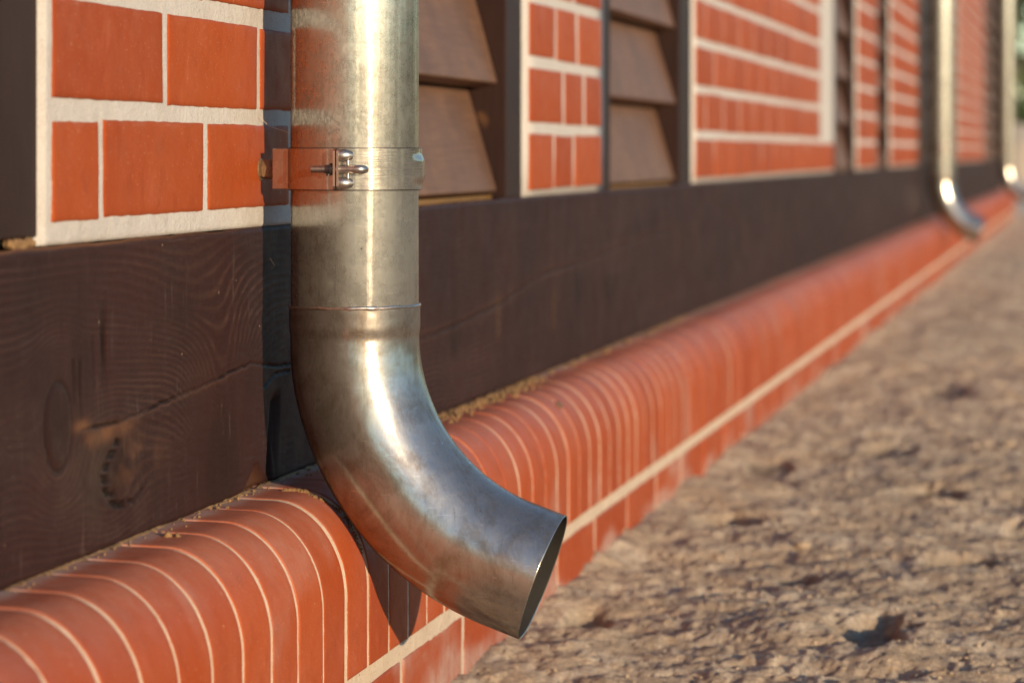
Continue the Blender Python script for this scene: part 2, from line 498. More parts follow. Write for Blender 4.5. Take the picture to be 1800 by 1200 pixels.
def beam_face(mb, ys, nz):
    t = np.linspace(0, 1, nz)
    Y, T = np.meshgrid(ys, t, indexing='ij')
    top = beam_top(Y)
    Z = BEAM_Z0 + T * (top - BEAM_Z0)
    ph, km = knots_field(Y, Z)
    ph = ph + 0.026 * np.exp(-((Y + 0.20) / 0.13) ** 2) * sstep(0.30, 0.37, Z) * (1 - 0.5 * sstep(0.37, 0.42, Z)) + 0.0016 * fbm(Y * 1.1, Z * 55, 12.0, 3)
    rings = 0.5 + 0.5 * np.sin(ph * 2 * math.pi / 0.0060)
    rmask = 0.22 + 0.78 * sstep(-0.15, 0.40, fbm(Y * 2.5, Z * 12, 7.0, 3))
    rmask = rmask * (0.45 + 0.55 * sstep(-0.3, 0.3, fbm(Y * 2, Z * 160, 17.0, 2)))
    for (ky, kz, R, sy, amp) in KN[:3] + KN[3:5]:
        d = np.hypot((Y - ky) / sy, Z - kz)
        inside = sstep(R * 1.15, R * 0.75, d)
        rr = 0.5 + 0.5 * np.sin(d * 2 * math.pi / 0.0042 + 3.0 * fbm(Y * 22, Z * 22, 2.0, 3))
        rings = rings * (1 - inside) + rr * inside
    grain = rings ** 3 * rmask
    x = 0.00025 * (rings - 0.5) * rmask + 0.0012 * fbm(Y * 4, Z * 8, 5.0, 3) + 0.0002 * fbm(Y * 60, Z * 300, 4.0, 3)
    # knot: a slightly raised disc with a dark ring round it
    d = np.hypot(Y + 0.499, (Z - 0.300) / 1.1)
    ring = np.exp(-((d - 0.0265) / 0.0016) ** 2)
    x -= 0.0009 * ring; x += 0.0010 * sstep(0.026, 0.020, d)
    crack = 0.55 * ring
    knot = km * 0.8
    jag = 0.0012 * fbm(Y * 120, Z * 40, 8.0, 3)
    c1 = crack_line(Y, Z + jag, [(-0.452, 0.2935), (-0.37, 0.2925), (-0.24, 0.2985), (-0.13, 0.3035), (-0.02, 0.310), (0.06, 0.302), (0.14, 0.30)], 0.0009)
    m1 = np.exp(-c1 ** 2) * (0.35 + 0.65 * sstep(-0.2, 0.2, fbm(Y * 22, 0, 3.0, 2)))
    x -= 0.0030 * m1; crack = np.maximum(crack, m1)
    lip = np.exp(-((c1 - 2.4) / 1.0) ** 2) * (Z < 0.2985 + 0.05 * (Y + 0.24)) * sstep(0.02, -0.05, Y)
    # the step below the crack: wood bulges out, a worn orange edge by the knot
    below = np.exp(-((Z - 0.2915 - jag) / 0.006) ** 2) * sstep(-0.47, -0.44, Y) * sstep(-0.05, -0.3, Y)
    x += 0.0007 * below
    scuff = np.exp(-((Z - 0.287 - 0.02 * (Y + 0.4)) / 0.0055) ** 2) * sstep(-0.455, -0.43, Y) * sstep(-0.30, -0.40, Y) * (0.5 + 0.5 * sstep(-0.2, 0.3, fbm(Y * 40, Z * 90, 1.0, 3)))
    scuff += 0.22 * lip
    scuff += 0.9 * np.exp(-(((Y + 0.452) / 0.016) ** 2 + ((Z - 0.2965) / 0.004) ** 2))
    scuff += 0.5 * np.exp(-(((Y + 0.33) / 0.05) ** 2 + ((Z - 0.262) / 0.014) ** 2)) * sstep(-0.1, 0.4, fbm(Y * 30, Z * 60, 4.0, 3))
    # the torn notch: a chain of short deep gouges
    n1 = crack_line(0.40 * Y, Z + 4 * jag, [(0.4 * a_, b_) for a_, b_ in [(-0.372, 0.281), (-0.385, 0.274), (-0.405, 0.262), (-0.401, 0.250), (-0.385, 0.240), (-0.362, 0.233)]], 0.0022)
    nm = np.minimum(1.0, 1.7 * np.exp(-n1 ** 2)) * (0.15 + 0.85 * (np.sin(Z * 2 * math.pi / 0.0085 + Y * 60) > -0.45))
    x -= 0.0018 * nm; crack = np.maximum(crack, nm)
    n2 = crack_line(0.5 * Y, Z + 2 * jag, [(-0.1745, 0.236), (-0.1675, 0.233), (-0.1575, 0.2405)], 0.0011)
    x -= 0.002 * np.exp(-n2 ** 2); crack = np.maximum(crack, 0.8 * np.exp(-n2 ** 2))
    # fissures above the knot
    fz = fbm(Y * 150, Z * 18, 11.0, 3)
    dk = np.exp(-(((Y + 0.452) / 0.022) ** 2 + ((Z - 0.345) / 0.034) ** 2)) * (0.55 + 0.45 * fz)
    knot = np.maximum(knot, np.clip(1.3 * dk, 0, 1))
    dk = np.exp(-(((Y + 0.43) / 0.05) ** 2 + ((Z - 0.262) / 0.03) ** 2)) * (0.4 + 0.6 * fbm(Y * 30, Z * 40, 6.0, 4))
    knot = np.maximum(knot, np.clip(1.2 * dk, 0, 1))
    fm = sstep(0.30, 0.42, fz) * np.exp(-(((Y + 0.455) / 0.035) ** 2 + ((Z - 0.34) / 0.035) ** 2))
    x -= 0.0014 * fm; crack = np.maximum(crack, 0.7 * fm)
    fm = sstep(0.12, 0.30, fz) * np.exp(-(((Y + 0.40) / 0.02) ** 2 + ((Z - 0.348) / 0.022) ** 2))
    x -= 0.002 * fm; crack = np.maximum(crack, 0.8 * fm)
    # the check and gouge in the pipe's shadow
    q = crack_line(Y, Z + jag, [(0.02, 0.288), (0.055, 0.296), (0.10, 0.2955)], 0.0012)
    x -= 0.002 * np.exp(-q ** 2); crack = np.maximum(crack, np.exp(-q ** 2))
    q = np.exp(-((Y - 0.052 - 0.25 * (Z - 0.25)) / 0.012) ** 2) * sstep(0.285, 0.27, Z) * (0.5 + 0.5 * sstep(-0.3, 0.2, fz))
    x -= 0.006 * q; crack = np.maximum(crack, 0.6 * q)
    # long split further along the beam
    q = crack_line(Y, Z + 2 * jag, [(0.62, 0.292), (0.80, 0.295), (1.05, 0.306), (1.30, 0.326), (1.42, 0.331), (1.75, 0.334), (2.1, 0.348), (2.6, 0.352)], 0.0022)
    m3 = np.exp(-q ** 2) * (0.4 + 0.6 * sstep(-0.3, 0.2, fbm(Y * 6, 0, 5.0, 2)))
    x -= 0.0008 * m3; crack = np.maximum(crack, 0.35 * m3)
    scuff += 0.10 * np.exp(-((q - 2.2) / 1.2) ** 2) * (Y > 0.5)
    # resin / rust tears below the split
    for (ty, z0, z1) in ((1.045, 0.262, 0.335), (1.42, 0.25, 0.325), (2.6, 0.30, 0.37), (2.85, 0.29, 0.38), (3.6, 0.28, 0.36), (4.3, 0.26, 0.37)):
        tm = np.exp(-((Y - ty) / 0.016) ** 2) * sstep(z0, z0 + 0.012, Z) * sstep(z1, z1 - 0.03, Z)
        knot = np.maximum(knot, tm); scuff += 0.30 * tm
    # chipped lower corner just left of the pipe shadow
    ch = sstep(0.0, 0.012, (-0.5 * np.abs(Y + 0.005) + 0.024) - (Z - BEAM_Z0)) * (Y > -0.06) * (Y < 0.03)
    x -= 0.006 * ch; scuff += 0.35 * ch
    scuff += 0.8 * sstep(0.0035, 0.0, top - Z) * sstep(-0.1, -0.45, Y) + 0.25 * sstep(0.003, 0.0, top - Z)
    edge = sstep(0.004, 0.0, Z - BEAM_Z0) + sstep(0.004, 0.0, top - Z)
    x -= 0.0022 * edge
    Z = Z + 0.0012 * fbm(Y * 25, Z * 2, 6.0, 3) * (T > 0.985)
    mb.grid(x, Y, Z, 0, True, grain=np.clip(grain, 0, 1), knot=np.clip(knot, 0, 1), crack=np.clip(crack, 0, 1), scuff=np.clip(scuff, 0, 1))

BY0, BY1 = -9.0, 21.3
mb = MB()
beam_face(mb, np.concatenate([np.arange(BY0, -0.72, 0.06), np.arange(-0.72, 0.22, 0.0028), np.arange(0.22, 3.0, 0.008), np.arange(3.0, BY1, 0.05), [BY1]]), 230)
yy = np.concatenate([np.arange(BY0, -0.72, 0.06), np.arange(-0.72, 3.0, 0.02), np.arange(3.0, BY1, 0.2), [BY1]])
T0 = beam_top(yy)
X = np.stack([np.full_like(yy, -0.0020), np.full_like(yy, -0.16)], 1)
mb.grid(X, np.stack([yy, yy], 1), np.stack([T0 - 0.0006, T0 - 0.0006], 1), 0, False, flip=True)
mb.grid(X, np.stack([yy, yy], 1), np.full_like(X, BEAM_Z0), 0, False)
mb.box(-0.161, -0.16, BY0, BY1, BEAM_Z0, 0.41)
mb.box(-0.16, -0.003, BY1 - 0.001, BY1, BEAM_Z0, 0.4238)
sill = mb.build("sill_beam", M['beam'], bld)

# --- one brick face as a pillow: jittered outline, rounded arris, skirt sunk in the mortar
def brick_face(mb, y0, y1, z0, z1, xf, ny, nz, proud, tone, mat=1, seed=0.0, stain=0.0, amp=0.0005):
    eb = 0.0022
    def samples(a, b, n):
        inner = np.linspace(a + eb * 1.6, b - eb * 1.6, n)
        return np.concatenate([[a, a, a + eb * 0.35], inner, [b - eb * 0.35, b, b]]), np.concatenate([[1, 0.75, 0.3], np.zeros(n), [0.3, 0.75, 1]])
    ys, fy = samples(y0, y1, ny); zs, fz = samples(z0, z1, nz)
    Y, Z = np.meshgrid(ys, zs, indexing='ij'); FY, FZ = np.meshgrid(fy, fz, indexing='ij')
    e = np.maximum(FY, FZ)
    x = xf + proud - np.where(e >= 1, 0.008, e * 0.0016)
    x = x + 0.0004 * fbm(Y * 12 + seed, Z * 20, 2.0, 2) + 0.0008 * (rng.random() - 0.5) * (Z - (z0 + z1) / 2) / 0.03
    jy = amp * fbm(Y * 20 + seed, Z * 170, 1.0, 3); jz = amp * 1.3 * fbm(Y * 90, Z * 20 + seed, 4.0, 3)
    Y = Y + jy * (FY > 0); Z = Z + jz * (FZ > 0)
    mb.grid(x, Y, Z, mat, True, tone=tone, stain=stain)

def mortar_face(mb, y0, y1, z0, z1, xf, dy, dz, amp, mat=0, **at):
    ys = np.linspace(y0, y1, max(2, int((y1 - y0) / dy) + 1)); zs = np.linspace(z0, z1, max(2, int((z1 - z0) / dz) + 1))
    Y, Z = np.meshgrid(ys, zs, indexing='ij')
    x = xf + amp * fbm(Y * 60, Z * 60, 1.0, 3) + amp * fbm(Y * 9, Z * 9, 3.0, 2)
    x[[0, -1], :] -= 0.0012; x[:, [0, -1]] -= 0.0012
    Y = Y + 0.0008 * fbm(Y * 50, Z * 60, 5.0, 3) * ((Y == y0) | (Y == y1)); 
    padm = lambda a: np.pad(a, 1, mode='edge')
    x, Y, Z = padm(x), padm(Y), padm(Z)
    x[[0, -1], :] = xf - 0.02; x[:, [0, -1]] = xf - 0.02
    mb.grid(x, Y, Z, mat, True, tone=0.0, stain=0.0, **at)
    # sides back into the wall
    mb.box(xf - 0.12, xf - 0.012, y0 + 0.001, y1 - 0.001, z0, z1, mat)

COURSE = 0.0785
Z1 = 0.4330
def rows(top=WALL_TOP - 0.12):
    r = 0
    while Z1 + r * COURSE + 0.065 < top:
        yield r, Z1 + r * COURSE
        r += 1

def brick_panel(y0, y1, joints, detail, jw=0.012, edge=0.014, zmax=None, last_strip=None, xface=0.0005):
    """joints: function row -> list of joint centres"""
    mb = MB()
    top = WALL_TOP - 0.12
    near = detail > 1
    zb = float(beam_top((y0 + y1) / 2)) + 0.0004
    zn = 0.75 if near else top
    if near:
        mortar_face(mb, y0, y1, zb, zn, xface, 0.004, 0.0025, 0.0007)
    mortar_face(mb, y0, y1, zn if near else zb, top, xface, 0.08, 0.05, 0.0004)
    for r, z in rows():
        hi = near and z < 0.62
        a = y0 + edge
        js = [j for j in joints(r) if y0 + 0.03 < j < y1 - 0.03]
        yend = y1 - edge
        if last_strip and r > 0:
            yend = last_strip; js = [j for j in js if j < yend - 0.03]
        ends = js + [None]
        for j in ends:
            w2 = jw * (0.85 + 0.4 * rng.random()) / 2
            b = (j - w2) if j is not None else yend
            dz0, dz1 = rng.normal(0, 0.0006, 2)
            if b - a > 0.01:
                brick_face(mb, a, b, z + dz0, z + 0.065 + dz1, xface, 28 if hi else 6, 12 if hi else 3, 0.0016, rng.random(), 1, rng.random() * 50)
            if j is not None: a = j + w2
    return mb.build("brick_panel", [M['mortar'], M['brick']], bld)

def bond(j0, pitch=0.2555, off=0.128):
    return lambda r: [j0 + (off if r % 2 else 0) + pitch * k for k in range(-60, 120)]
def near_joints(r):
    return [(-0.413 if r % 2 == 0 else -0.262) + 0.2555 * k + 0.004 * k * (r % 2) for k in range(0, 5)]
P2 = {0: [1.412, 1.564], 1: [1.484, 1.648], 2: [1.426, 1.592]}

def post(y0, y1, z0=None, x=-0.010, z1=WALL_TOP - 0.12):
    mb = MB()
    zb = float(beam_top((y0 + y1) / 2)) if z0 is None else z0
    mb.box(x - 0.12, x, y0, y1, zb, z1, 0, 0.0015)
    return mb.build("timber_post", M['post'], bld)

def louvre(y0, y1, zlow=0.4325, pitch=0.1228):
    mb = MB()
    mb.box(-0.135, -0.12, y0, y1, float(beam_top(y0)), WALL_TOP - 0.12, 1)
    mb.box(-0.12, -0.018, y0, y1, float(beam_top(y0)) + 0.0002, zlow - 0.0045, 2)     # strip under the lowest board
    k = 0
    while zlow + (k + 1) * pitch < WALL_TOP - 0.13:
        z = zlow + k * pitch
        dr = math.radians(16.0 + random.uniform(-1, 1))
        m = Matrix.Translation((-0.010 + random.uniform(-0.002, 0.002), 0, z)) @ Matrix.Rotation(-dr, 4, 'Y')
        mb.box(-0.022, 0, y0 + 0.001, y1 - 0.001, 0, pitch + 0.022, 0, 0.0015, m)
        k += 1
    return mb.build("louvre", [M['slat'], M['post'], M['raw']], bld)

# layout along the wall (metres from the first downpipe)
post(-0.672, -0.5285, z0=float(beam_top(-0.6)) + 0.006, x=-0.004)
brick_panel(-3.2, -0.674, bond(-3.0), 0)
post(-3.32, -3.202); louvre(-4.2, -3.322); post(-4.34, -4.202)
brick_panel(-9.0, -4.342, bond(-8.9), 0)
brick_panel(-0.528, 0.44, near_joints, 2, edge=0.0135)
post(0.442, 0.55, x=-0.004)
louvre(0.552, 1.100)
post(1.102, 1.203, x=-0.002)
brick_panel(1.205, 1.830, lambda r: P2[r % 3], 1, jw=0.020, edge=0.036)
post(1.832, 1.905, x=-0.003)
louvre(1.907, 2.655)
post(2.657, 2.808, x=-0.003)
brick_panel(2.810, 5.762, lambda r: [3.109 - (0.13 if r % 2 else 0) + 0.265 * k for k in range(0, 12)], 1, jw=0.016, edge=0.03, last_strip=5.30)
post(5.764, 5.85, x=-0.003); louvre(5.852, 6.42); post(6.422, 6.52, x=-0.003)
brick_panel(6.522, 7.40, bond(6.62, 0.262, 0.131), 0, jw=0.018, edge=0.03)
post(7.402, 7.46, x=-0.003); louvre(7.462, 7.93); post(7.932, 8.02, x=-0.003)
brick_panel(8.022, 9.72, bond(8.12, 0.262, 0.131), 0, jw=0.018, edge=0.03)
post(9.722, 10.45, x=-0.003); louvre(10.452, 13.06); post(13.062, 13.24, x=-0.003)
brick_panel(13.242, 17.2, bond(13.4, 0.262, 0.131), 0, edge=0.03)
post(17.202, 17.5, x=-0.003); louvre(17.502, 19.9); post(19.902, 21.3, x=-0.003)  # far slats added in place of brick lying in shade, for its dark tone
mb = MB()
mb.box(-0.14, 0.0, BY0, BY1, WALL_TOP - 0.12, WALL_TOP + 0.06, 0, 0.004)
mb.build("top_beam", M['post'], bld)
# gable end wall and body so the building is a solid from the far side too
mb = MB()
mb.box(-6.0, -0.165, BY1 - 0.12, BY1 - 0.01, 0.0, WALL_TOP, 0)
mb.box(-6.0, -5.9, BY0, BY1 - 0.13, 0.0, WALL_TOP, 0)
mb.box(-5.89, -0.165, BY0, BY0 + 0.1, 0.0, WALL_TOP, 0)
mb.build("rear_wall", M['brick'], bld)
mb = MB()
rt = Matrix.Translation((0.10, 0, WALL_TOP + 0.065)) @ Matrix.Rotation(math.radians(28), 4, 'Y')
mb.box(-3.7, 0.0, BY0 - 0.2, BY1 + 0.2, 0, 0.12, 0, 0.0, rt)
rt = Matrix.Translation((-6.25, 0, WALL_TOP + 0.065)) @ Matrix.Rotation(math.radians(-28), 4, 'Y')
mb.box(0, 3.55, BY0 - 0.2, BY1 + 0.2, 0.0, 0.12, 0, 0.0, rt)
mb.build("roof", M['roof'], bld)

# --- plinth: rounded brick-on-edge coping over a stretcher course
KF = 0.088; CR = 0.058; CRZ = 0.074; CT = 0.2075; SL = 0.028; CB = 0.0675
def prof(n_top=8, n_arc=14, n_face=10, x_start=-0.03):
    pts = []
    xs = np.linspace(x_start, KF - CR, n_top, endpoint=False)
    for x in xs: pts.append((x, CT - SL * (x - 0) if x > 0 else CT, 0, 1))
    zt = CT - SL * (KF - CR)
    for a in np.linspace(0, math.pi / 2, n_arc):
        nx, nz_ = math.sin(a) / CR, math.cos(a) / CRZ; nl = math.hypot(nx, nz_)
        pts.append((KF - CR + CR * math.sin(a), zt - CRZ + CRZ * math.cos(a), nx / nl, nz_ / nl))
    for z in np.linspace(zt - CRZ, CB + 0.002, n_face)[1:]: pts.append((KF, z, 1, 0))
    pts += [(KF, CB + 0.0004, 1, 0), (KF, CB, 1, 0)]
    return np.array(pts)
CP = 0.0757
def coping(y0, y1, hi0, hi1):
    mb = MB()
    # mortar body
    for (a, b, dy, P) in ((y0, hi0, 0.05, prof(3, 8, 4)), (hi0, hi1, 0.0022, prof(16, 26, 22)), (hi1, y1, 0.03, prof(3, 8, 4))):
        ys = np.arange(a, b, dy); ys = np.append(ys, b)
        Y = np.repeat(ys[:, None], len(P), 1)
        S = np.repeat(np.arange(len(P))[None, :], len(ys), 0) * (0.24 / len(P))
        off = -0.0002 + 0.0004 * fbm(Y * 130, S * 130, 2.0, 3) + 0.0002 * fbm(Y * 20, S * 20, 8.0, 2)
        Xg = P[None, :, 0] + P[None, :, 2] * off; Zg = P[None, :, 1] + P[None, :, 3] * off
        flat = np.broadcast_to(P[None, :, 3], Y.shape)
        red = sstep(0.9, 1.0, flat) * sstep(-0.15, 0.15, fbm(np.round(Y / CP) * 3.7, S * 14, 4.0, 2))
        mb.grid(Xg, Y, Zg, 0, True, flip=True, tone=0.0, stain=0.0, red=red)
    # bricks
    k0 = int(math.floor(y0 / CP)); k1 = int(math.ceil(y1 / CP))
    YJ = 0.0085     # a joint sits at this y
    for k in range(k0, k1):
        a = YJ + k * CP; b = a + CP
        if a < y0 or b > y1: continue
        hi = hi0 < a < hi1
        P = prof(12, 20, 14) if hi else prof(3, 9, 3)
        jw = rng.uniform(0.0033, 0.0050)
        if rng.random() < 0.15: jw += 0.0012
        if rng.random() < 0.25: jw -= 0.0018
        eb = 0.0012
        n = 9 if hi else 3
        ys = np.concatenate([[a + jw, a + jw, a + jw + eb * 0.35], np.linspace(a + jw + eb * 1.6, b - jw - eb * 1.6, n), [b - jw - eb * 0.35, b - jw, b - jw]])
        e = np.concatenate([[1, 0.75, 0.3], np.zeros(n), [0.3, 0.75, 1]])
        m = len(P)
        Y = np.repeat(ys[:, None], m, 1); E = np.repeat(e[:, None], m, 1)
        S = np.repeat(np.arange(m)[None, :], len(ys), 0) * (0.24 / m)
        es = np.zeros(m); es[-1] = 1; es[-2] = 0.3
        E = np.maximum(E, es[None, :])
        tilt = rng.normal(0, 0.00025)
        off = 0.0007 + tilt + 0.0004 * fbm(Y * 15, S * 15, 6.0 + k, 2) - np.where(E >= 1, 0.006, E * 0.0006)
        jit = 0.0007 * fbm(S * 150, np.full_like(S, k * 3.1), E * 0 + 2.0, 3) + 0.0007 * fbm(S * 20, np.full_like(S, k * 7.7), 5.0, 2)
        Y = Y + jit * (np.repeat(e[:, None], m, 1) > 0)
        Px = P[None, :, 0] * np.ones_like(Y); Pz = P[None, :, 1] * np.ones_like(Y)
        Xg = Px + P[None, :, 2] * off; Zg = Pz + P[None, :, 3] * off
        st = 0.75 * sstep(0.022, 0.004, Px + 0.006 * fbm(Y * 40, S * 30, 3.0, 2)) * (Pz > 0.17)
        st = np.maximum(st, 0.25 * sstep(0.15, 0.55, fbm(Y * 9, S * 9, 12.0, 4)))
        st = np.maximum(st, 0.20 * sstep(0.3, 1.0, np.broadcast_to(P[None, :, 3], Y.shape)))
        mb.grid(Xg, Y, Zg, 1, True, flip=True, tone=rng.random(), stain=st, red=0.0)
    mb.box(-0.12, KF - 0.004, y1 - 0.002, y1, CB, CT - 0.012, 0)
    return mb.build("plinth_coping", [M['cjoint'], M['coping']], bld)
coping(BY0, BY1 + 0.09, -0.75, 1.9)

def base_course():
    mb = MB()
    y0, y1 = BY0, BY1 + 0.09
    # bed joint and backing mortar: flush with the bricks
    for (a, b, dy) in ((y0, -0.75, 0.05), (-0.75, 2.2, 0.003), (2.2, y1, 0.03)):
        zs = np.linspace(-0.06, CB + 0.0, 44)
        ys = np.append(np.arange(a, b, dy), b)
        Y, Z = np.meshgrid(ys, zs, indexing='ij')
        x = KF - 0.0008 + 0.0008 * fbm(Y * 90, Z * 90, 1.0, 3) + 0.0008 * fbm(Y * 12, Z * 20, 3.0, 2)
        mb.grid(x, Y, Z, 0, True, tone=0.0, stain=0.0)
    mb.box(-0.12, KF - 0.004, y0, y1, -0.06, CB - 0.0005, 0)
    k = 0
    y = 0.1345 - 0.262 * 36
    while y < y1:
        a = y + 0.0065; b = y + 0.262 - 0.0065
        if b > y1: break
        hi = -0.8 < a < 2.4
        n1, n2 = (34, 12) if hi else (5, 3)
        brick_face(mb, a, b, -0.012, 0.0525, KF, n1, n2, 0.0006, rng.random(), 1, k * 1.7, 0.0)
        y += 0.262; k += 1
    o = mb.build("plinth_course", [M['joint'], M['coping']], bld)
    at = o.data.attributes["stain"]
    n = len(o.data.vertices)
    co = np.zeros(n * 3); o.data.vertices.foreach_get("co", co); co = co.reshape(-1, 3)
    st = 0.65 * sstep(0.05, 0.6, fbm(co[:, 1] * 7, co[:, 2] * 22, 2.0, 4) + sstep(0.035, -0.005, co[:, 2]) * 0.45 - 0.05)
    at.data.foreach_set("value", st.astype(np.float32))
    return o
base_course()

# ------------------------------------------------------------------ ground
def ground():
    def H(X, Y):
        h = 0.013 * fbm(X * 5, Y * 5.0, 1.0, 3, 0.5) + 0.0100 * fbm(X * 13, Y * 15, 4.0, 6, 0.62)
        q = fbm(X * 6, Y * 8, 21.0, 6, 0.60)
        h = h + 0.0095 * (np.floor(q * 5) / 5 + sstep(0.55, 1, (q * 5) % 1) / 5)
        h = h + 0.0020 * fbm(X * 60, Y * 65, 2.0, 4, 0.65)
        crust = fbm(X * 34, Y * 38, 31.0, 5, 0.65)
        h = h + 0.0028 * sstep(0.0, 0.16, crust) + 0.0013 * fbm(X * 150, Y * 150, 6.0, 3)
        pit = np.zeros_like(h)
        for (px, py, sx, sy, dp) in PITS:
            wob = 0.45 * fbm(X * 38, Y * 16, px * 9, 3)
            d = np.hypot((X - px) / sx, (Y - py) / sy) + wob
            m = sstep(1.15, 0.65, d)
            h = h - dp * m; pit = np.maximum(pit, m)
        # mortar fillet heaped against the plinth
        h = h + 0.010 * sstep(0.05, 0.0, X - KF + 0.012 * fbm(Y * 8, 0, 3.0, 2)) * (0.45 + 0.55 * fbm(Y * 5, X * 3, 8.0, 3))
        return h, pit
    def hit(px, py):
        d = F_PX * 0.477 / (py - 267)
        r = (px - 900) / F_PX * d
        st, ct = math.sin(THETA), math.cos(THETA)
        return 0.6565 - st * d + ct * r, -2.467 + ct * d + st * r
    PITS = []
    for (px, py, wx, ly, dp) in ((1530, 1112, 0.036, 0.11, 0.020), (1592, 1108, 0.013, 0.035, 0.012), (1285, 918, 0.048, 0.075, 0.016), (1640, 868, 0.050, 0.10, 0.016),
                                 (1700, 990, 0.045, 0.07, 0.014), (1030, 1082, 0.026, 0.07, 0.013), (1350, 815, 0.035, 0.09, 0.010), (1800, 930, 0.03, 0.07, 0.013), (1560, 790, 0.05, 0.13, 0.013), (1660, 690, 0.05, 0.2, 0.013), (1400, 1020, 0.03, 0.05, 0.010)):
        x, y = hit(px, py); PITS.append((x, y, wx, ly, dp))
    mb = MB()
    d = [2.25]
    while d[-1] < 27: d.append(d[-1] * 1.0021)
    ys = np.array(d) - 2.467 - 0.1
    xs = np.concatenate([np.linspace(0.05, 0.72, 250), np.linspace(0.735, 1.3, 30)])
    X, Y = np.meshgrid(xs, ys, indexing='ij')
    Hh, pit = H(X, Y)
    fade = sstep(1.3, 1.1, X) * sstep(ys[-1], ys[-1] - 1.0, Y) * sstep(ys[0], ys[0] + 0.12, Y)
    mb.grid(X, Y, Hh * fade + 0.0, 0, True, pit=pit)
    # outer sheets butt against the dense strip
    def sheet(x0, x1, y0, y1, z=0.0, nx=2, ny=2):
        xs = np.linspace(x0, x1, nx); ysn = np.linspace(y0, y1, ny)
        Xs, Ys = np.meshgrid(xs, ysn, indexing='ij')
        mb.grid(Xs, Ys, np.full_like(Xs, z), 0, True, pit=0.0)
    ya, yb = float(ys[0]), float(ys[-1])
    sheet(1.3, 900, ya, yb); sheet(-900, 900, -900, ya); sheet(-900, 900, yb, 1500); sheet(-900, 0.05, ya, yb)
    o = mb.build("ground", M['ground'])
    tag(o, "rough pale concrete ground with pits, flakes and loose grit beside the brick plinth", None, None, "structure")
    return H
GH = ground()

